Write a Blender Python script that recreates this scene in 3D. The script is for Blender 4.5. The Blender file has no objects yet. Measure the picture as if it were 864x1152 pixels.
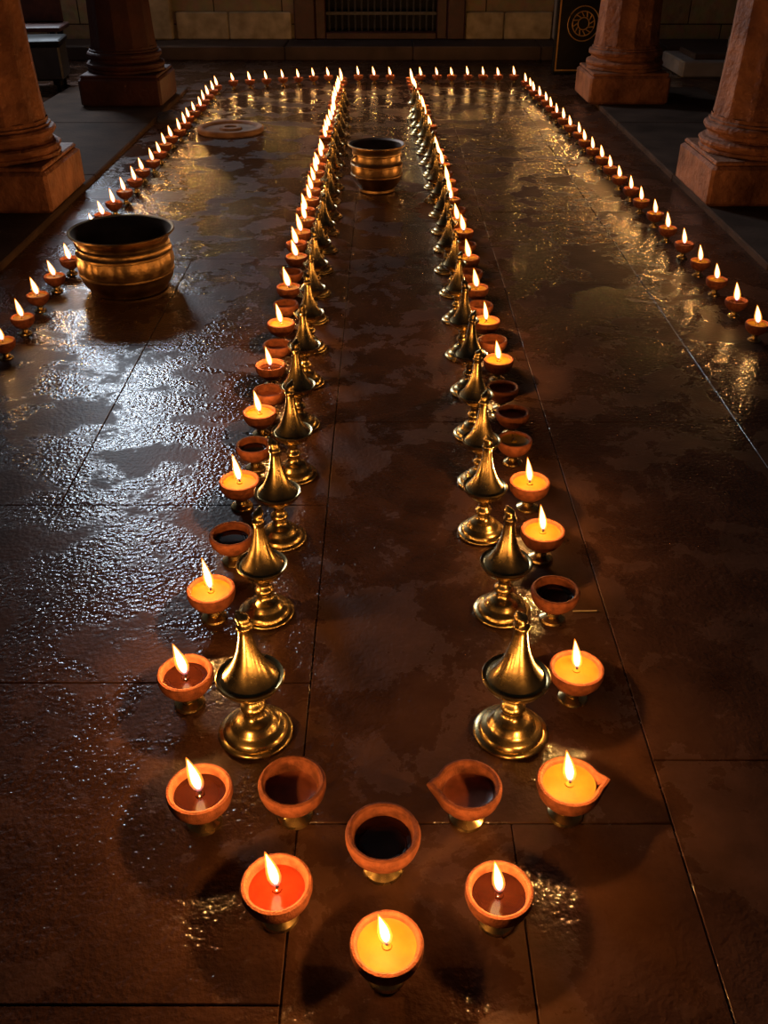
import bpy, math, random
from mathutils import Vector, Matrix
random.seed(7)
R = random.uniform
scene = bpy.context.scene
COL = scene.collection

# ------------------------------------------------------------------ materials
def new_mat(name):
    m = bpy.data.materials.new(name); m.use_nodes = True
    nt = m.node_tree
    return m, nt, nt.nodes['Principled BSDF']

def noise_mat(name, c1, c2, scale=6, rough=(0.5, 0.8), metallic=0.0, bump=0.3, bdist=0.01, bscale=None, detail=6, coat=0.0, spec=None):
    m, nt, b = new_mat(name)
    N = nt.nodes; L = nt.links
    tc = N.new('ShaderNodeTexCoord')
    n = N.new('ShaderNodeTexNoise'); n.inputs['Scale'].default_value = scale; n.inputs['Detail'].default_value = detail
    L.new(tc.outputs['Object'], n.inputs['Vector'])
    r = N.new('ShaderNodeValToRGB')
    r.color_ramp.elements[0].position = 0.3; r.color_ramp.elements[1].position = 0.7
    r.color_ramp.elements[0].color = (*c1, 1); r.color_ramp.elements[1].color = (*c2, 1)
    L.new(n.outputs['Fac'], r.inputs['Fac']); L.new(r.outputs['Color'], b.inputs['Base Color'])
    mr = N.new('ShaderNodeMapRange'); mr.inputs['To Min'].default_value = rough[0]; mr.inputs['To Max'].default_value = rough[1]
    L.new(n.outputs['Fac'], mr.inputs['Value']); L.new(mr.outputs['Result'], b.inputs['Roughness'])
    b.inputs['Metallic'].default_value = metallic
    b.inputs['Coat Weight'].default_value = coat
    if spec is not None: b.inputs['Specular IOR Level'].default_value = spec
    if bump > 0:
        n2 = N.new('ShaderNodeTexNoise'); n2.inputs['Scale'].default_value = bscale or scale * 5; n2.inputs['Detail'].default_value = 4
        L.new(tc.outputs['Object'], n2.inputs['Vector'])
        bp = N.new('ShaderNodeBump'); bp.inputs['Strength'].default_value = bump; bp.inputs['Distance'].default_value = bdist
        L.new(n2.outputs['Fac'], bp.inputs['Height']); L.new(bp.outputs['Normal'], b.inputs['Normal'])
    return m

M_clay = noise_mat('terracotta', (0.10, 0.030, 0.013), (0.23, 0.070, 0.030), 55, (0.65, 0.9), 0, 0.8, 0.0025, 260, spec=0.15)
M_brass = noise_mat('brass', (0.36, 0.25, 0.10), (0.60, 0.44, 0.19), 22, (0.19, 0.34), 1.0, 0.25, 0.001, 120)
M_pot = noise_mat('aged_brass', (0.19, 0.11, 0.045), (0.50, 0.31, 0.135), 9, (0.26, 0.46), 1.0, 0.5, 0.004, 60)
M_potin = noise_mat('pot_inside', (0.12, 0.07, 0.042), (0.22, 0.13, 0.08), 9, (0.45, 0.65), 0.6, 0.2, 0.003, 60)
M_wick = noise_mat('burnt_wick', (0.01, 0.006, 0.005), (0.03, 0.015, 0.01), 200, (0.8, 0.9), 0, 0)
M_wax = noise_mat('yellow_wax', (0.13, 0.068, 0.0055), (0.18, 0.098, 0.008), 30, (0.5, 0.6), 0, 0.1, 0.001, 60, spec=0.1)
M_oil = noise_mat('dark_oil', (0.012, 0.003, 0.002), (0.025, 0.006, 0.003), 30, (0.03, 0.06), 0, 0.05, 0.001, 40)
M_red = noise_mat('red_oil', (0.10, 0.010, 0.003), (0.13, 0.016, 0.005), 30, (0.05, 0.1), 0, 0.05, 0.001, 40)
M_ghee = noise_mat('clay_residue', (0.15, 0.040, 0.018), (0.24, 0.07, 0.032), 50, (0.25, 0.45), 0, 0.2, 0.001, 90)
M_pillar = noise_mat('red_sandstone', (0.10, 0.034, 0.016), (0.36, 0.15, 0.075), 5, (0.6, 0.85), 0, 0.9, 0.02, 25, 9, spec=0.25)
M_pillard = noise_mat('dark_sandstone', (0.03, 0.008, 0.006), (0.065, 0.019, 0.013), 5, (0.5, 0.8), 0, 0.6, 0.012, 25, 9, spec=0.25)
M_curb = noise_mat('curb_stone', (0.035, 0.022, 0.016), (0.075, 0.047, 0.034), 3, (0.8, 0.95), 0, 0.5, 0.006, 30, 8, spec=0.04)
M_stepst = noise_mat('step_stone', (0.06, 0.042, 0.034), (0.13, 0.09, 0.072), 3, (0.6, 0.85), 0, 0.5, 0.006, 30, 8, spec=0.15)
M_slab = noise_mat('slab_stone', (0.16, 0.085, 0.055), (0.32, 0.19, 0.12), 8, (0.7, 0.9), 0, 0.5, 0.006, 40, 8, spec=0.1)
M_plain = noise_mat('dark_plaster', (0.06, 0.05, 0.05), (0.12, 0.10, 0.09), 2, (0.7, 0.9), 0, 0.4, 0.01, 12)
M_grout = noise_mat('grout', (0.012, 0.006, 0.004), (0.022, 0.012, 0.008), 20, (0.8, 0.9), 0, 0.2, 0.002, spec=0.0)
M_wood = noise_mat('dark_red_wood', (0.05, 0.016, 0.013), (0.10, 0.034, 0.026), 12, (0.4, 0.6), 0, 0.3, 0.004)
M_iron = noise_mat('black_iron', (0.05, 0.045, 0.045), (0.10, 0.09, 0.09), 20, (0.4, 0.6), 0.3, 0.2, 0.002)
M_black = noise_mat('black_paint', (0.006, 0.005, 0.005), (0.014, 0.012, 0.010), 10, (0.4, 0.6), 0, 0.1, 0.002, spec=0.2)
M_gold = noise_mat('gold_paint', (0.45, 0.24, 0.06), (0.6, 0.35, 0.1), 20, (0.35, 0.5), 0.3, 0.2, 0.002)
M_pale = noise_mat('pale_stone', (0.35, 0.33, 0.32), (0.5, 0.47, 0.45), 6, (0.6, 0.8), 0, 0.4, 0.006)
M_tanstone = noise_mat('tan_stone', (0.32, 0.25, 0.14), (0.64, 0.53, 0.33), 7, (0.7, 0.9), 0, 0.6, 0.012, 25, 9)
M_cloth = noise_mat('dark_cloth', (0.02, 0.016, 0.018), (0.05, 0.035, 0.035), 12, (0.8, 0.95), 0, 0.5, 0.006)
M_canvas = noise_mat('grey_plastic', (0.03, 0.034, 0.042), (0.06, 0.065, 0.08), 8, (0.4, 0.6), 0, 0.1, 0.002)

def wall_mat():
    m, nt, b = new_mat('stone_block_wall'); N = nt.nodes; L = nt.links
    tc = N.new('ShaderNodeTexCoord')
    mp = N.new('ShaderNodeMapping'); mp.inputs['Rotation'].default_value = (math.radians(90), 0, 0)
    L.new(tc.outputs['Object'], mp.inputs['Vector'])
    br = N.new('ShaderNodeTexBrick'); br.inputs['Scale'].default_value = 1.0
    br.inputs['Brick Width'].default_value = 0.85; br.inputs['Row Height'].default_value = 0.32
    br.inputs['Mortar Size'].default_value = 0.008
    br.inputs['Color1'].default_value = (0.60, 0.47, 0.27, 1); br.inputs['Color2'].default_value = (0.44, 0.33, 0.18, 1)
    br.inputs['Mortar'].default_value = (0.06, 0.035, 0.02, 1)
    L.new(mp.outputs['Vector'], br.inputs['Vector'])
    n = N.new('ShaderNodeTexNoise'); n.inputs['Scale'].default_value = 9; n.inputs['Detail'].default_value = 10
    L.new(tc.outputs['Object'], n.inputs['Vector'])
    mx = N.new('ShaderNodeMix'); mx.data_type = 'RGBA'; mx.blend_type = 'MULTIPLY'; mx.inputs[0].default_value = 0.6
    L.new(br.outputs['Color'], mx.inputs[6]); L.new(n.outputs['Color'], mx.inputs[7])
    L.new(mx.outputs[2], b.inputs['Base Color'])
    b.inputs['Roughness'].default_value = 0.85
    bp = N.new('ShaderNodeBump'); bp.inputs['Strength'].default_value = 0.8; bp.inputs['Distance'].default_value = 0.03
    L.new(n.outputs['Fac'], bp.inputs['Height']); L.new(bp.outputs['Normal'], b.inputs['Normal'])
    return m
M_wall = wall_mat()

def floor_mat():
    m, nt, b = new_mat('wet_stone_floor'); N = nt.nodes; L = nt.links
    tc = N.new('ShaderNodeTexCoord')
    def noise(scale, detail=5, rough=0.5, dist=0.0):
        n = N.new('ShaderNodeTexNoise'); n.inputs['Scale'].default_value = scale
        n.inputs['Detail'].default_value = detail; n.inputs['Roughness'].default_value = rough
        n.inputs['Distortion'].default_value = dist
        L.new(tc.outputs['Object'], n.inputs['Vector']); return n
    def ramp(src, p0, c0, p1, c1):
        r = N.new('ShaderNodeValToRGB')
        r.color_ramp.elements[0].position = p0; r.color_ramp.elements[0].color = (*c0, 1)
        r.color_ramp.elements[1].position = p1; r.color_ramp.elements[1].color = (*c1, 1)
        L.new(src, r.inputs['Fac']); return r
    big = noise(3.0, 9, 0.68, 0.3)
    col = ramp(noise(5, 8, 0.65).outputs['Fac'], 0.3, (0.036, 0.017, 0.0105), 0.7, (0.088, 0.042, 0.026))
    wet = ramp(big.outputs['Fac'], 0.455, (0, 0, 0), 0.505, (1, 1, 1))      # 1 = wet film
    mx = N.new('ShaderNodeMix'); mx.data_type = 'RGBA'; mx.blend_type = 'MULTIPLY'; mx.inputs[0].default_value = 1.0
    dk = ramp(wet.outputs['Color'], 0.0, (1, 1, 1), 1.0, (0.75, 0.72, 0.7))
    L.new(col.outputs['Color'], mx.inputs[6]); L.new(dk.outputs['Color'], mx.inputs[7])
    L.new(mx.outputs[2], b.inputs['Base Color'])
    mr = N.new('ShaderNodeMapRange'); mr.inputs['To Min'].default_value = 0.42; mr.inputs['To Max'].default_value = 0.10
    L.new(wet.outputs['Color'], mr.inputs['Value']); L.new(mr.outputs['Result'], b.inputs['Roughness'])
    sm = N.new('ShaderNodeMapRange'); sm.inputs['To Min'].default_value = 0.10; sm.inputs['To Max'].default_value = 0.40
    L.new(wet.outputs['Color'], sm.inputs['Value']); L.new(sm.outputs['Result'], b.inputs['Specular IOR Level'])
    fine = noise(75, 2, 0.5); med = noise(20, 2, 0.5)
    ad = N.new('ShaderNodeMath'); ad.operation = 'MULTIPLY_ADD'; ad.inputs[1].default_value = 0.6
    L.new(med.outputs['Fac'], ad.inputs[0]); L.new(fine.outputs['Fac'], ad.inputs[2])
    st = N.new('ShaderNodeMapRange'); st.inputs['To Min'].default_value = 0.5; st.inputs['To Max'].default_value = 1.0
    L.new(wet.outputs['Color'], st.inputs['Value'])
    bp = N.new('ShaderNodeBump'); bp.inputs['Distance'].default_value = 0.0032
    L.new(st.outputs['Result'], bp.inputs['Strength'])
    L.new(ad.outputs[0], bp.inputs['Height']); L.new(bp.outputs['Normal'], b.inputs['Normal'])
    b.inputs['IOR'].default_value = 1.45
    return m
M_floor = floor_mat()

def flame_mat(name, stops, strength):
    m = bpy.data.materials.new(name); m.use_nodes = True
    nt = m.node_tree; N = nt.nodes; L = nt.links; N.clear()
    out = N.new('ShaderNodeOutputMaterial'); tc = N.new('ShaderNodeTexCoord'); sp = N.new('ShaderNodeSeparateXYZ')
    L.new(tc.outputs['Generated'], sp.inputs[0])
    r = N.new('ShaderNodeValToRGB'); cr = r.color_ramp
    cr.elements[0].position = stops[0][0]; cr.elements[0].color = (*stops[0][1], 1)
    cr.elements[1].position = stops[-1][0]; cr.elements[1].color = (*stops[-1][1], 1)
    for p, c in stops[1:-1]:
        e = cr.elements.new(p); e.color = (*c, 1)
    L.new(sp.outputs['Z'], r.inputs['Fac'])
    em = N.new('ShaderNodeEmission'); em.inputs['Strength'].default_value = strength
    L.new(r.outputs['Color'], em.inputs['Color'])
    tr = N.new('ShaderNodeBsdfTransparent'); ad = N.new('ShaderNodeAddShader')
    L.new(em.outputs[0], ad.inputs[0]); L.new(tr.outputs[0], ad.inputs[1]); L.new(ad.outputs[0], out.inputs['Surface'])
    m.cycles.emission_sampling = 'NONE'
    return m
M_flame = flame_mat('flame_core', [(0, (0.2, 0.12, 0.3)), (0.2, (1, 0.55, 0.2)), (0.5, (1, 0.75, 0.38)), (1, (1, 0.5, 0.12))], 3.2)
M_flame2 = flame_mat('flame_mantle', [(0, (0.05, 0.03, 0.15)), (0.2, (1, 0.28, 0.03)), (0.6, (1, 0.36, 0.05)), (1, (1, 0.25, 0.02))], 0.6)

# ------------------------------------------------------------------ mesh builder
class MB:
    def __init__(s): s.v = []; s.f = []; s.m = []; s.mats = []
    def mi(s, mat):
        if mat not in s.mats: s.mats.append(mat)
        return s.mats.index(mat)
    def lathe(s, prof, mat, seg=32, c=(0, 0, 0), fn=None, rot=0.0):
        mi = s.mi(mat); rings = []
        for (r, z) in prof:
            if r < 1e-6:
                p = (0, 0, z)
                if fn: p = fn(*p)
                s.v.append((p[0] + c[0], p[1] + c[1], p[2] + c[2])); rings.append([len(s.v) - 1])
            else:
                ring = []
                for i in range(seg):
                    a = 2 * math.pi * i / seg + rot
                    p = (r * math.cos(a), r * math.sin(a), z)
                    if fn: p = fn(*p)
                    s.v.append((p[0] + c[0], p[1] + c[1], p[2] + c[2])); ring.append(len(s.v) - 1)
                rings.append(ring)
        for a, b in zip(rings, rings[1:]):
            if len(a) == 1 and len(b) == 1: continue
            for i in range(seg):
                j = (i + 1) % seg
                if len(a) == 1: s.f.append((a[0], b[j], b[i]))
                elif len(b) == 1: s.f.append((a[i], a[j], b[0]))
                else: s.f.append((a[i], a[j], b[j], b[i]))
                s.m.append(mi)
    def box(s, lo, hi, mat, bev=0.0):
        mi = s.mi(mat); x0, y0, z0 = lo; x1, y1, z1 = hi
        if bev <= 0:
            k = len(s.v)
            s.v += [(x0, y0, z0), (x1, y0, z0), (x1, y1, z0), (x0, y1, z0), (x0, y0, z1), (x1, y0, z1), (x1, y1, z1), (x0, y1, z1)]
            F = [(0, 3, 2, 1), (4, 5, 6, 7), (0, 1, 5, 4), (1, 2, 6, 5), (2, 3, 7, 6), (3, 0, 4, 7)]
            s.f += [tuple(k + i for i in f) for f in F]; s.m += [mi] * 6
        else:
            def ring(z, ins, ch):
                a = ins; k = len(s.v)
                X0, X1, Y0, Y1 = x0 + a, x1 - a, y0 + a, y1 - a
                s.v += [(X0 + ch, Y0, z), (X1 - ch, Y0, z), (X1, Y0 + ch, z), (X1, Y1 - ch, z), (X1 - ch, Y1, z), (X0 + ch, Y1, z), (X0, Y1 - ch, z), (X0, Y0 + ch, z)]
                return list(range(k, k + 8))
            rs = [ring(z0, bev, bev), ring(z0 + bev, 0, bev), ring(z1 - bev, 0, bev), ring(z1, bev, bev)]
            for a, b in zip(rs, rs[1:]):
                for i in range(8):
                    j = (i + 1) % 8; s.f.append((a[i], a[j], b[j], b[i])); s.m.append(mi)
            s.f.append(tuple(rs[-1])); s.m.append(mi); s.f.append(tuple(reversed(rs[0]))); s.m.append(mi)
    def tube(s, pts, rad, mat, seg=8):
        mi = s.mi(mat); rings = []
        for k, p in enumerate(pts):
            p = Vector(p); d = (Vector(pts[min(k + 1, len(pts) - 1)]) - Vector(pts[max(k - 1, 0)])).normalized()
            up = Vector((0, 0, 1)) if abs(d.z) < 0.9 else Vector((1, 0, 0))
            a = d.cross(up).normalized(); b = a.cross(d)
            r = rad[k] if isinstance(rad, (list, tuple)) else rad
            ring = []
            for i in range(seg):
                t = 2 * math.pi * i / seg; q = p + a * (r * math.cos(t)) + b * (r * math.sin(t))
                s.v.append(tuple(q)); ring.append(len(s.v) - 1)
            rings.append(ring)
        for a, b in zip(rings, rings[1:]):
            for i in range(seg):
                j = (i + 1) % seg; s.f.append((a[i], a[j], b[j], b[i])); s.m.append(mi)
        s.f.append(tuple(reversed(rings[0]))); s.m.append(mi); s.f.append(tuple(rings[-1])); s.m.append(mi)
    def mesh(s, name, smooth=True, ang=38):
        me = bpy.data.meshes.new(name); me.from_pydata(s.v, [], s.f)
        for m in s.mats: me.materials.append(m)
        me.polygons.foreach_set('material_index', s.m)
        me.validate(); me.update()
        import bmesh
        bm = bmesh.new(); bm.from_mesh(me); bmesh.ops.recalc_face_normals(bm, faces=bm.faces); bm.to_mesh(me); bm.free()
        if smooth:
            me.shade_smooth(); me.set_sharp_from_angle(angle=math.radians(ang))
        return me

def obj(name, me, loc=(0, 0, 0), rz=0.0, sc=1.0, parent=None, rot=None):
    o = bpy.data.objects.new(name, me); COL.objects.link(o)
    o.location = loc; o.rotation_euler = rot or (0, 0, rz); o.scale = (sc, sc, sc) if not isinstance(sc, tuple) else sc
    if parent: o.parent = parent
    return o

# ------------------------------------------------------------------ room
def build_floor():
    mb = MB()
    mb.box((-6, -2.5, -0.2), (6, 14.0, -0.006), M_grout)
    cols = [(-6, -4.5), (-4.5, -3.0), (-3.0, -1.62), (-1.62, -0.18), (-0.18, 0.6), (0.6, 1.3), (1.3, 2.7), (2.7, 4.2), (4.2, 6)]
    left = [-2.5, -1.2, 0.1, 0.87, 1.665, 2.467, 3.74, 4.9, 6.1, 7.2, 8.4, 9.6, 10.8, 12.0, 13.1]
    cent = [-2.5, -1.2, 0.0, 1.25, 3.03, 4.5, 5.6, 6.9, 8.1, 9.4, 10.6, 11.8, 13.1]
    right = [-2.5, -1.0, 0.3, 1.42, 3.03, 4.5, 5.8, 7.0, 8.2, 9.4, 10.7, 12.0, 13.1]
    g = 0.0015
    for ci, (x0, x1) in enumerate(cols):
        ys = left if ci < 4 else (cent if ci == 4 else right)
        for y0, y1 in zip(ys, ys[1:]):
            parts = [(x0, x1)]
            if ci == 4 and y1 <= 1.3: parts = [(x0, 0.265), (0.265, x1)]
            if ci == 3 and 2.4 < y0 < 4.8: parts = [(x0, -1.03), (-1.03, x1)]
            for a, b in parts:
                mb.box((a + g, y0 + g, -0.05), (b - g, y1 - g, R(-0.0006, 0.0)), M_floor, 0.0018)
    obj('floor', mb.mesh('floor', smooth=False))
build_floor()

def wall_pieces():
    Y0, Y1, H = 13.1, 13.6, 7.2
    dx0, dx1, dz = -0.86, 0.79, 2.7
    wx0, wx1, wz0, wz1 = -5.5, -3.1, 3.9, 6.3
    mb = MB()
    mb.box((-6, Y0, 0), (wx0, Y1, H), M_wall)
    mb.box((wx0, Y0, 0), (wx1, Y1, wz0), M_wall)
    mb.box((wx0, Y0, wz1), (wx1, Y1, H), M_wall)
    mb.box((wx1, Y0, 0), (dx0, Y1, H), M_wall)
    obj('wall_back', mb.mesh('wall_back', False))
    mb = MB(); mb.box((dx0, Y0, dz + .25), (dx1, Y1, H), M_wall); obj('wall_back', mb.mesh('wall_back_lintel', False))
    mb = MB(); mb.box((dx1, Y0, 0), (6, Y1, H), M_wall); obj('wall_back', mb.mesh('wall_back_right', False))
    m2 = MB(); m2.box((-6.3, -2.5, -0.2), (-6, 13.6, H), M_plain); obj('wall_left', m2.mesh('wall_left', False))
    m2 = MB(); m2.box((6, -2.5, -0.2), (6.3, 13.6, H), M_plain); obj('wall_right', m2.mesh('wall_right', False))
    m2 = MB(); m2.box((-6.3, -2.5, H), (6.3, 13.6, H + 0.3), M_plain)
    for y in (2.6, 6.05, 9.55): m2.box((-6, y - 0.25, H - 0.4), (6, y + 0.25, H), M_plain, 0.02)
    obj('ceiling', m2.mesh('ceiling', False))
    m3 = MB()
    xs = [-5.98, -4.4, -2.85, -1.2, 0.35, 1.9, 3.4, 4.7, 5.98]
    for a, b in zip(xs, xs[1:]): m3.box((a + .003, 12.36, 0), (b - .003, 13.09, 0.155), M_stepst, 0.012)
    obj('step', m3.mesh('step', False))
    m4 = MB()
    for a, b in ((-2.6, -1.95), (-1.94, -1.16), (1.03, 1.5), (1.51, 2.1)):
        m4.box((a, 13.02, 0.155), (b, 13.1, 0.46), M_tanstone, 0.012)
    m4.box((-3.0, 12.95, 0.155), (-2.64, 13.1, 3.0), M_tanstone, 0.02)
    m4.box((2.12, 12.9, 0.155), (2.3, 13.1, 3.0), M_pale, 0.02)
    obj('trim_back', m4.mesh('trim_back', False))
    m5 = MB()
    for s, x in ((-1, -0.86), (1, 0.79)):
        a, b = (x - 0.26, x + 0.0) if s < 0 else (x, x + 0.22)
        m5.box((a, 12.98, 0.155), (b, 13.098, 2.9), M_wood, 0.015)
        a2, b2 = (x + .002, x + 0.13) if s < 0 else (x - 0.13, x - .002)
        m5.box((a2, 13.03, 0.155), (b2, 13.3, 2.7), M_wood, 0.012)
    m5.box((-1.12, 12.98, 2.7), (1.01, 13.098, 2.95), M_wood, 0.015)
    m5.box((-0.73, 13.0, 0.155), (0.66, 13.3, 0.24), M_wood, 0.012)
    m5.box((-0.85, 13.35, 0.155), (0.78, 13.4, 2.94), M_black)
    n = 17
    for i in range(n):
        x = -0.69 + 1.31 * i / (n - 1)
        m5.tube([(x, 13.16, 0.24), (x, 13.16, 2.7)], 0.014, M_iron, 8)
    for z in (0.42, 1.2, 2.0): m5.box((-0.73, 13.14, z), (0.66, 13.18, z + 0.035), M_iron)
    obj('door_1', m5.mesh('door_1'))
    m6 = MB()
    m6.box((wx0 - .12, 13.02, wz0 - .12), (wx1 + .12, 13.2, wz0), M_curb, 0.01)
    m6.box((wx0 - .12, 13.02, wz1), (wx1 + .12, 13.2, wz1 + .12), M_curb, 0.01)
    m6.box((wx0 - .12, 13.02, wz0), (wx0, 13.2, wz1), M_curb, 0.01)
    m6.box((wx1, 13.02, wz0), (wx1 + .12, 13.2, wz1), M_curb, 0.01)
    for k in (1, 2):
        x = wx0 + (wx1 - wx0) * k / 3; m6.box((x - .03, 13.1, wz0), (x + .03, 13.2, wz1), M_curb)
    obj('window_1', m6.mesh('window_1', False))
    ld = bpy.data.lights.new('window_skylight', 'AREA'); ld.shape = 'RECTANGLE'; ld.size = 2.4; ld.size_y = 2.4
    ld.energy = 950; ld.color = (0.76, 0.87, 1.0)
    lo = bpy.data.objects.new('window_skylight', ld); COL.objects.link(lo)
    lo.location = ((wx0 + wx1) / 2, 13.35, (wz0 + wz1) / 2); lo.rotation_euler = (math.radians(-90), 0, 0)
    for nm, s in (('trim_left', -1), ('trim_right', 1)):
        mc = MB(); ys = [-2.5, -0.8, 1.0, 2.9, 4.7, 6.6, 8.4, 10.2]
        for a, b in zip(ys, ys[1:]):
            x0, x1 = sorted((s * 1.99, s * 3.2)); mc.box((x0, a + .003, -0.01), (x1, b - .003, 0.035), M_curb, 0.008)
        obj(nm, mc.mesh(nm, False))
wall_pieces()

# ------------------------------------------------------------------ pillars
def pillar_mesh(mat, name):
    mb = MB(); h = 0.37
    mb.box((-h, -h, 0), (h, h, 0.235), mat, 0.018)
    mb.box((-h + .02, -h + .02, 0.235), (h - .02, h - .02, 0.262), mat, 0.008)
    mb.lathe([(0.0, 0.26), (0.345, 0.26), (0.352, 0.268), (0.352, 0.285), (0.342, 0.292), (0.352, 0.302), (0.360, 0.316), (0.358, 0.330), (0.345, 0.340), (0.325, 0.345), (0.315, 0.355), (0.313, 0.372), (0.330, 0.385),
              (0.342, 0.395), (0.343, 0.412), (0.335, 0.425), (0.318, 0.432), (0.318, 0.445), (0.306, 0.45), (0.305, 0.47)], mat, 16)
    def flute(x, y, z):
        a = math.atan2(y, x); k = 1.0 - 0.045 * (0.5 - 0.5 * math.cos(a * 12)) ** 0.6
        return (x * k, y * k, z)
    mb.lathe([(0.305, 0.47), (0.30, 0.50), (0.292, 0.60), (0.28, 0.9), (0.272, 1.3), (0.262, 2.2), (0.25, 5.9)], mat, 96, fn=flute)
    mb.lathe([(0.25, 5.9), (0.29, 5.93), (0.29, 5.99), (0.26, 6.02), (0.28, 6.1), (0.36, 6.25), (0.38, 6.3), (0.0, 6.3)], mat, 48)
    mb.box((-0.42, -0.42, 6.3), (0.42, 0.42, 6.5), mat, 0.02)
    mb.box((-0.75, -0.22, 6.5), (0.75, 0.22, 6.77), mat, 0.03)
    return mb.mesh(name, ang=20)
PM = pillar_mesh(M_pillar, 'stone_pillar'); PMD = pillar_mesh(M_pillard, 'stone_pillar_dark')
obj('stone_pillar', PM, (-2.36, 6.0, 0.035))
obj('stone_pillar', PM, (2.35, 6.15, 0.035))
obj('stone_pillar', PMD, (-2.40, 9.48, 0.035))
obj('stone_pillar', PM, (2.26, 9.6, 0.035))

# ------------------------------------------------------------------ clay diya lamps
def spoutfn(ang):
    if ang is None: return None
    def f(x, y, z):
        r = math.hypot(x, y)
        if r < 0.03 or z < 0.055: return (x, y, z)
        a = math.atan2(y, x) - ang; a = (a + math.pi) % (2 * math.pi) - math.pi
        w = math.exp(-(a / 0.2) ** 2) * min(1, (z - 0.055) / 0.04)
        k = 1 + 0.26 * w; return (x * k, y * k, z + 0.004 * w)
    return f
def diya_mesh(name, liquid, level=0.088, ang=None, wick=True):
    mb = MB(); fn = spoutfn(ang)
    mb.lathe([(0.0, 0.0), (0.034, 0.0), (0.036, 0.004), (0.034, 0.009), (0.027, 0.013), (0.018, 0.018), (0.0155, 0.026), (0.020, 0.032), (0.024, 0.036), (0.024, 0.041)], M_brass, 28)
    mb.lathe([(0.0, 0.038), (0.022, 0.038), (0.034, 0.043), (0.050, 0.056), (0.060, 0.071), (0.064, 0.086), (0.0645, 0.096), (0.0625, 0.101),
              (0.058, 0.1025), (0.0535, 0.100), (0.052, 0.094), (0.050, 0.082), (0.040, 0.066), (0.02, 0.058), (0.0, 0.056)], M_clay, 40, fn=fn)
    rl = 0.0505 if level > 0.08 else 0.047
    mb.lathe([(0.0, level - 0.001), (rl * 0.7, level - 0.0008), (rl, level), (rl + 0.0012, level + 0.001)], liquid, 32)
    if wick:
        mb.tube([(0.0, 0.0, level - 0.004), (0.001, 0, level + 0.006), (-0.001, 0, level + 0.015)], [0.003, 0.0028, 0.002], M_wick, 8)
        mb.lathe([(0.010, level - 0.002), (0.009, level + 0.002), (0.004, level + 0.004), (0, level + 0.004)], liquid, 16)
    return mb.mesh(name)
D = {
 'wax': diya_mesh('diya_wax', M_wax, 0.092), 'oil': diya_mesh('diya_oil', M_oil, 0.084), 'red': diya_mesh('diya_red', M_red, 0.084),
 'waxspout': diya_mesh('diya_wax_spout', M_wax, 0.092, ang=0.0), 'empty': diya_mesh('diya_dark', M_oil, 0.080, wick=False),
 'residue': diya_mesh('diya_residue', M_ghee, 0.076, wick=False), 'resspout': diya_mesh('diya_residue_spout', M_ghee, 0.078, ang=math.pi, wick=False),
}
def flame_mesh():
    mb = MB()
    def lean(x, y, z): return (x - 0.10 * z - 0.9 * z * z, y, z)
    prof = [(0, 0), (0.0035, 0.002), (0.0068, 0.009), (0.0085, 0.018), (0.0082, 0.028), (0.0062, 0.042), (0.0036, 0.056), (0.0013, 0.068), (0, 0.072)]
    mb.lathe([(r * .72, z * .88 + .003) for r, z in prof], M_flame, 16, fn=lean)
    mb.lathe([(r * 0.92, z * .94 + .001) for r, z in prof], M_flame2, 16, fn=lean)
    mb.lathe([(r * 1.15, z) for r, z in prof], M_flame2, 16, fn=lean)
    return mb.mesh('flame')
FM = flame_mesh()
def mk_light(name, e):
    l = bpy.data.lights.new(name, 'POINT'); l.energy = e; l.color = (1.0, 0.45, 0.12); l.shadow_soft_size = 0.005; return l
LD_near = mk_light('flame_light_near', 2.9); LD_row = mk_light('flame_light_row', 0.82); LD_far = mk_light('flame_light_small', 0.45)

def diya(x, y, kind, lit, sc=1.0, parent=None, rz=None, z=0.0, fs=1.32, L=None, fw=1.0):
    nm = 'clay_diya_lamp' if parent is None else 'diya'
    rot = rz if rz is not None else (0 if 'spout' in kind else R(0, 6.28))
    o = obj(nm, D[kind], (x, y, z), rot, sc, parent)
    if lit:
        lev = 0.101 if 'wax' in kind else 0.096
        w = R(.95, 1.15) * fs * fw
        f = obj('flame', FM, (0, 0, lev), -rot + R(-.35, .35), (w, w, R(.88, 1.05) * fs), o)
        l = bpy.data.objects.new('flame_glow', L or LD_near); COL.objects.link(l); l.parent = o
        l.location = (-0.006 * math.cos(-rot), -0.006 * math.sin(-rot), lev + 0.060)
    return o

diya(0.005, 0.923, 'wax', True)
diya(-0.197, 1.037, 'red', True, 1.03)
diya(0.2105, 1.028, 'oil', True, 0.98)
diya(-0.002, 1.141, 'empty', False, 1.13)
diya(-0.187, 1.268, 'residue', False, 1.08)
diya(0.172, 1.261, 'resspout', False, 1.06)
diya(-0.374, 1.252, 'oil', True, 1.05)
diya(0.379, 1.272, 'waxspout', True, 1.04)
diya(-0.464, 1.593, 'oil', True, 1.02)
diya(0.453, 1.611, 'wax', True, 1.0)
L_near = [(-.454, 1.911, 'wax', 1), (-.435, 2.164, 'empty', 0), (-.450, 2.455, 'wax', 1), (-.4345, 2.693, 'empty', 0), (-.441, 2.931, 'wax', 1),
          (-.427, 3.103, 'residue', 0), (-.444, 3.332, 'oil', 1), (-.436, 3.533, 'residue', 0), (-.443, 3.763, 'wax', 1)]
R_near = [(.449, 1.907, 'empty', 0), (.4556, 2.182, 'wax', 1), (.4527, 2.449, 'wax', 1), (.439, 2.73, 'wax', 0), (.456, 2.931, 'residue', 0),
          (.443, 3.133, 'residue', 0), (.453, 3.383, 'wax', 1), (.451, 3.58, 'residue', 0), (.442, 3.79, 'wax', 1)]
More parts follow.
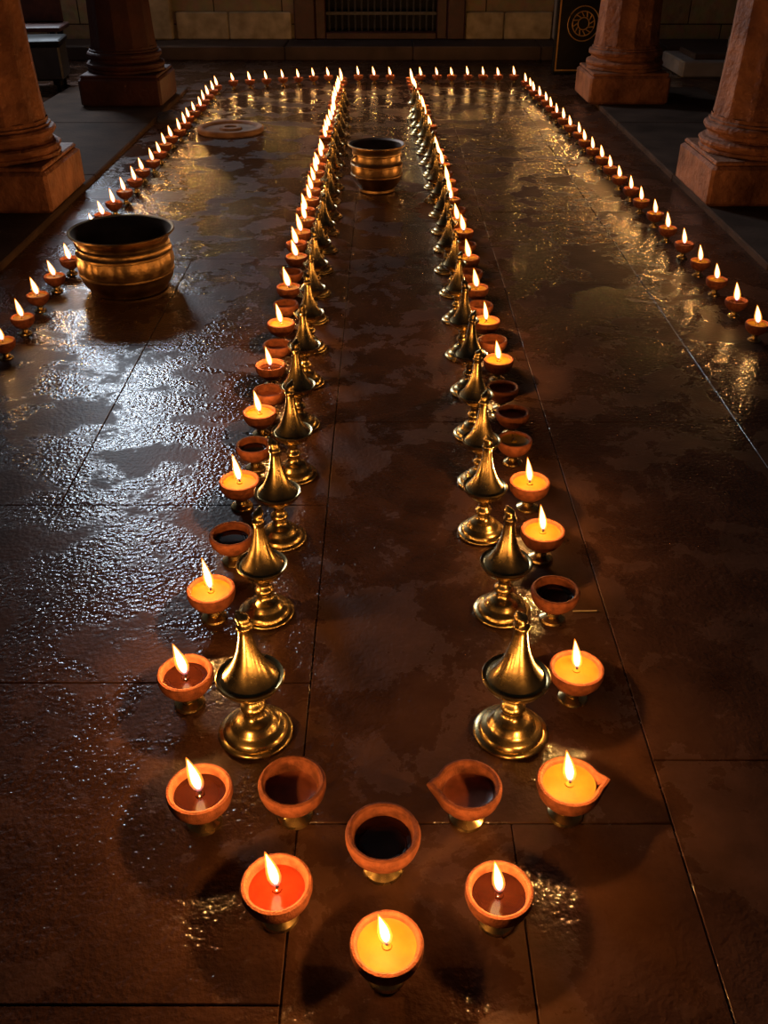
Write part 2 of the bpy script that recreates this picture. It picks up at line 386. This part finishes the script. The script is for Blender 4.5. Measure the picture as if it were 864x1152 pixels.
for i, (x, y, k, l) in enumerate(L_near + R_near):
    diya(x, y, k, bool(l), 0.99 if y < 2.6 else 0.93)

def interp(y, pts):
    if y <= pts[0][0]: return pts[0][1]
    for (a, xa), (b, xb) in zip(pts, pts[1:]):
        if y <= b: return xa + (xb - xa) * (y - a) / (b - a)
    return pts[-1][1]
def empty(name, loc=(0, 0, 0)):
    e = bpy.data.objects.new(name, None); COL.objects.link(e); e.location = loc; e.empty_display_size = 0.1; return e

rows = []
for pts in ([(3.9, -.452), (6, -.463), (8, -.445), (10.7, -.435)], [(3.9, .440), (5, .435), (7, .39), (8.5, .35), (10.7, .265)]):
    row = empty('row_of_oil_lamps'); rows.append(row); y = 3.99; n = 0
    while y < 10.65:
        lit = (R(0, 1) < 0.86) if y > 4.6 else (n % 2 == 1)
        diya(interp(y, pts) + R(-.012, .012), y + R(-.012, .012), 'wax' if (lit and R(0, 1) < .7) else ('oil' if lit else 'residue'), lit, 0.90, row, fs=1.5, L=LD_row, fw=1.2)
        y += 0.222; n += 1
per = empty('garland_of_diya_lamps')
y = 3.60
Lp = [(3.6, -1.576), (4.1, -1.60), (5.7, -1.636), (10.0, -1.655)]
while y < 10.1:
    diya(interp(y, Lp) + R(-.012, .012), y, 'wax' if R(0, 1) < .6 else 'oil', True, 0.80, per, fs=1.55, L=LD_far, fw=1.2); y += 0.266 + R(-.01, .01)
Rp = [(3.79, 1.624), (4.4, 1.607), (6.5, 1.57), (8.0, 1.53), (10.4, 1.43)]
y = 3.79
while y < 10.5:
    diya(interp(y, Rp) + R(-.012, .012), y, 'wax' if R(0, 1) < .6 else 'oil', True, 0.80, per, fs=1.55, L=LD_far, fw=1.2); y += 0.28 + R(-.01, .01)
x = -1.54; 
while x < 1.44:
    if abs(x + .42) > .05 and abs(x - .27) > .04:
        yy = 10.3 + 0.37 * min(1, (x + 1.54) / 1.0)
        diya(x, yy, 'wax' if R(0, 1) < .6 else 'oil', True, 0.80, per, fs=1.55, L=LD_far, fw=1.2)
    x += 0.162 + R(-.01, .01)

# ------------------------------------------------------------------ brass oil lamps
def brass_mesh(name, hook=1.0):
    mb = MB()
    def tip(x, y, z):
        t = max(0, (z - 0.325) / 0.035); return (x - 0.010 * hook * t * t, y, z)
    prof = [(0, 0), (0.083, 0), (0.086, 0.003), (0.086, 0.009), (0.082, 0.013), (0.074, 0.015), (0.071, 0.022), (0.067, 0.027), (0.058, 0.030), (0.052, 0.036),
            (0.047, 0.046), (0.038, 0.053), (0.027, 0.058), (0.0215, 0.066), (0.020, 0.073), (0.025, 0.078), (0.0285, 0.085), (0.0285, 0.091), (0.024, 0.098),
            (0.018, 0.103), (0.0165, 0.113), (0.019, 0.122), (0.024, 0.127), (0.024, 0.132), (0.030, 0.136), (0.047, 0.144), (0.062, 0.155), (0.071, 0.167),
            (0.0755, 0.174), (0.0765, 0.178), (0.074, 0.181), (0.069, 0.180), (0.066, 0.178),
            (0.058, 0.185), (0.046, 0.200), (0.0355, 0.221), (0.0275, 0.242), (0.0215, 0.264), (0.0175, 0.286), (0.0155, 0.305), (0.015, 0.316),
            (0.0185, 0.320), (0.0185, 0.325), (0.0145, 0.329), (0.0145, 0.338), (0.0155, 0.346), (0.0125, 0.353), (0.007, 0.357), (0.004, 0.364), (0.0, 0.367)]
    mb.lathe(prof, M_brass, 48, fn=tip)
    return mb.mesh(name, ang=50)
BM = brass_mesh('brass_oil_lamp'); 
def brass(x, y, sc=1.0, parent=None, zs=1.0):
    obj('brass_oil_lamp' if parent is None else 'brass_lamp', BM, (x, y, 0), R(0, 6.28) if y > 1.6 else 0.3, (sc, sc, zs), parent)
for x, y, s, zs in [(-.295, 1.50, 1, 1), (-.317, 1.93, .88, .93), (-.31, 2.28, .90, .95), (-.298, 2.65, .88, .95), (-.308, 3.0, .85, .93), (-.31, 3.36, .85, .92), (-.315, 3.7, .84, .92),
                    (.291, 1.50, 1, 1), (.318, 1.937, .90, .94), (.297, 2.31, .86, .94), (.312, 2.60, .82, .92), (.32, 2.93, .84, .92), (.33, 3.28, .84, .92), (.328, 3.62, .84, .92)]:
    brass(x, y, s, None, zs)
for row, pts in zip(rows, ([(4.0, -.315), (7, -.345), (10.6, -.365)], [(4, .33), (6.5, .335), (10.6, .215)])):
    y = 4.02
    while y < 9.0:
        brass(interp(y, pts) + R(-.01, .01), y, .80, row, .88 - .03 * (y - 4)); y += 0.34 + R(-.015, .015)

# ------------------------------------------------------------------ brass pots
def pot_big():
    mb = MB()
    def orn(x, y, z):
        if 0.10 < z < 0.185 and math.hypot(x, y) > 0.2:
            a = math.atan2(y, x); k = 1 + 0.03 * abs(math.sin(a * 9)) * math.sin((z - .10) / .085 * math.pi); return (x * k, y * k, z)
        return (x, y, z)
    mb.lathe([(0, 0.004), (0.15, 0.004), (0.175, 0.0), (0.188, 0.006), (0.190, 0.016), (0.200, 0.028), (0.213, 0.045), (0.222, 0.066), (0.226, 0.085), (0.230, 0.09), (0.230, 0.098),
              (0.226, 0.102), (0.227, 0.12), (0.228, 0.14), (0.227, 0.16), (0.226, 0.18), (0.231, 0.184), (0.231, 0.193), (0.226, 0.197), (0.220, 0.212), (0.222, 0.222), (0.216, 0.232), (0.218, 0.246),
              (0.228, 0.262), (0.244, 0.276), (0.251, 0.282), (0.252, 0.288), (0.247, 0.291), (0.238, 0.286)], M_pot, 144, fn=orn)
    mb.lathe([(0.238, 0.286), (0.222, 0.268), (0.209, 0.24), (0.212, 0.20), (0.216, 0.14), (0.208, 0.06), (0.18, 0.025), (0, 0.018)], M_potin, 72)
    return mb.mesh('brass_cauldron')
obj('brass_cauldron', pot_big(), (-1.265, 4.46, 0))
def pot_small():
    mb = MB()
    mb.lathe([(0, 0.004), (0.09, 0.004), (0.112, 0.0), (0.120, 0.006), (0.118, 0.02), (0.125, 0.028), (0.142, 0.05), (0.158, 0.075), (0.166, 0.10), (0.172, 0.106), (0.172, 0.114), (0.167, 0.118),
              (0.169, 0.14), (0.166, 0.165), (0.171, 0.169), (0.171, 0.177), (0.163, 0.182), (0.156, 0.198), (0.153, 0.215), (0.154, 0.232), (0.160, 0.238), (0.160, 0.248), (0.157, 0.254), (0.165, 0.272),
              (0.180, 0.284), (0.186, 0.288), (0.186, 0.294), (0.178, 0.296)], M_pot, 64)
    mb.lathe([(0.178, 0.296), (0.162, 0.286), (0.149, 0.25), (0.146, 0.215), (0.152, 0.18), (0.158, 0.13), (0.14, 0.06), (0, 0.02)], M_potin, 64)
    for s in (-1, 1):
        pts = [(s * (0.154 + 0.03 * math.sin(t)), 0, 0.235 - 0.05 * (t / math.pi)) for t in [k * math.pi / 8 for k in range(9)]]
        mb.tube(pts, 0.006, M_pot, 8)
    return mb.mesh('brass_urn')
obj('brass_urn', pot_small(), (-0.048, 6.32, 0), 0.5)

# ------------------------------------------------------------------ floor disk, cloth, matchstick
mb = MB(); mb.lathe([(0, 0), (0.24, 0), (0.25, 0.008), (0.25, 0.026), (0.242, 0.034), (0.215, 0.036), (0.205, 0.03), (0.195, 0.018), (0.09, 0.016), (0.08, 0.03), (0.05, 0.032), (0.045, 0.022), (0, 0.022)], M_slab, 56)
obj('round_stone_slab', mb.mesh('round_stone_slab'), (-1.28, 8.2, 0), 0, (1.1, 1.1, 1.3))
mb = MB()
def crump(x, y, z):
    a = math.atan2(y, x); k = 1 + .18 * math.sin(3 * a + 1) + .1 * math.sin(7 * a); return (x * k * 1.3, y * k, z * (1 + .25 * math.sin(5 * a + x * 20)))
mb.lathe([(0.19, 0), (0.185, 0.02), (0.16, 0.035), (0.12, 0.04), (0.08, 0.055), (0.04, 0.05), (0, 0.055)], M_cloth, 48, fn=crump)
obj('folded_cloth', mb.mesh('folded_cloth'), (-1.86, 8.75, 0), 0.4, (.8, .8, 1))
mb = MB(); mb.tube([(-0.035, 0, 0.002), (0.03, 0.002, 0.002)], 0.0018, M_tanstone, 6); mb.tube([(0.03, 0.002, 0.002), (0.036, 0.002, 0.002)], [0.0024, 0.002], M_wick, 6)
obj('matchstick', mb.mesh('matchstick'), (0.545, 1.937, 0))

# ------------------------------------------------------------------ background things
mb = MB()
mb.box((-0.29, -0.06, 0), (0.29, 0.06, 1.7), M_black, 0.01)
for a in ((-0.27, -0.064, 0.03, -0.255, -0.058, 1.67), (0.255, -0.064, 0.03, 0.27, -0.058, 1.67), (-0.255, -0.064, 0.03, 0.255, -0.058, 0.045), (-0.255, -0.064, 1.655, 0.255, -0.058, 1.67)):
    mb.box(a[:3], a[3:], M_gold)
for r in (0.17, 0.12, 0.06):
    pts = [(r * math.cos(t), -0.064, 0.50 + r * math.sin(t)) for t in [k * 2 * math.pi / 32 for k in range(33)]]
    mb.tube(pts, 0.006, M_gold, 6)
for k in range(12):
    t = k * math.pi / 6; mb.tube([(0.07 * math.cos(t), -0.063, 0.50 + 0.07 * math.sin(t)), (0.115 * math.cos(t + .25), -0.063, 0.50 + 0.115 * math.sin(t + .25))], 0.006, M_gold, 6)
obj('black_sign_board', mb.mesh('black_sign_board'), (2.17, 11.38, 0), 0.0)

mb = MB(); mb.box((-0.75, -0.45, 0), (0.75, 0.45, 0.16), M_pale, 0.015); mb.box((-0.6, -0.32, 0.16), (0.6, 0.32, 0.22), M_stepst, 0.01)
obj('stone_platform', mb.mesh('stone_platform', False), (4.0, 11.5, 0))
mb = MB(); mb.box((-0.2, -0.2, 0), (0.2, 0.2, 0.12), M_pale, 0.012)
mb.lathe([(0, .12), (0.18, .12), (0.19, .15), (0.16, .18), (0.11, .22), (0.10, .30), (0.13, .36), (0.15, .40), (0.12, .44), (0.09, .5), (0.09, .9), (0.12, .95), (0.16, 1.0), (0, 1.0)], M_pale, 32)
obj('carved_stone_pedestal', mb.mesh('carved_stone_pedestal'), (4.1, 11.5, 0.22))

mb = MB()
mb.box((-0.4, -0.25, 0.1), (0.4, 0.25, 0.42), M_canvas, 0.02); mb.box((-0.42, -0.27, 0.42), (0.42, 0.27, 0.47), M_black, 0.012)
for sx in (-1, 1):
    for sy in (-1, 1): mb.lathe([(0, -0.02), (0.05, -0.02), (0.05, 0.02), (0, 0.02)], M_black, 16, c=(sx * .33, sy * .2, 0.08)); mb.box((sx * .33 - .02, sy * .2 - .02, 0), (sx * .33 + .02, sy * .2 + .02, 0.1), M_black)
mb.box((-0.25, -0.27, 0.25), (0.1, -0.255, 0.29), M_pale)
obj('storage_trunk', mb.mesh('storage_trunk'), (-3.65, 10.35, 0), 0.15)
mb = MB()
for sx in (-1, 1):
    for sy in (-1, 1): mb.box((sx * .55 - .03, sy * .2 - .03, 0), (sx * .55 + .03, sy * .2 + .03, 0.42), M_black)
mb.box((-0.65, -0.27, 0.42), (0.65, 0.27, 0.47), M_wood, 0.01); mb.box((-0.6, 0.22, 0.47), (0.6, 0.26, 0.9), M_wood, 0.01)
obj('wooden_bench', mb.mesh('wooden_bench'), (-4.2, 11.5, 0), 0.1)
mb = MB()
mb.lathe([(0, 0), (0.2, 0), (0.21, 0.02), (0.22, 0.2), (0.21, 0.42), (0.2, 0.45), (0.18, 0.45), (0.18, 0.4), (0, 0.4)], M_canvas, 32)
obj('metal_bin', mb.mesh('metal_bin'), (-2.95, 11.6, 0))

# ------------------------------------------------------------------ world, camera
w = bpy.data.worlds.new('dusk'); scene.world = w; w.use_nodes = True
bg = w.node_tree.nodes['Background']; bg.inputs['Color'].default_value = (0.4, 0.5, 0.75, 1); bg.inputs['Strength'].default_value = 0.015

cd = bpy.data.cameras.new('camera'); cam = bpy.data.objects.new('camera', cd); COL.objects.link(cam); scene.camera = cam
cam.location = (0, 0, 1.6); cam.rotation_euler = (math.radians(90 - 33.4), 0, 0)
cd.sensor_fit = 'VERTICAL'; cd.sensor_height = 36; cd.sensor_width = 27; cd.lens = 32.5; cd.clip_start = 0.02
scene.view_settings.view_transform = 'Standard'
scene.view_settings.look = 'None'
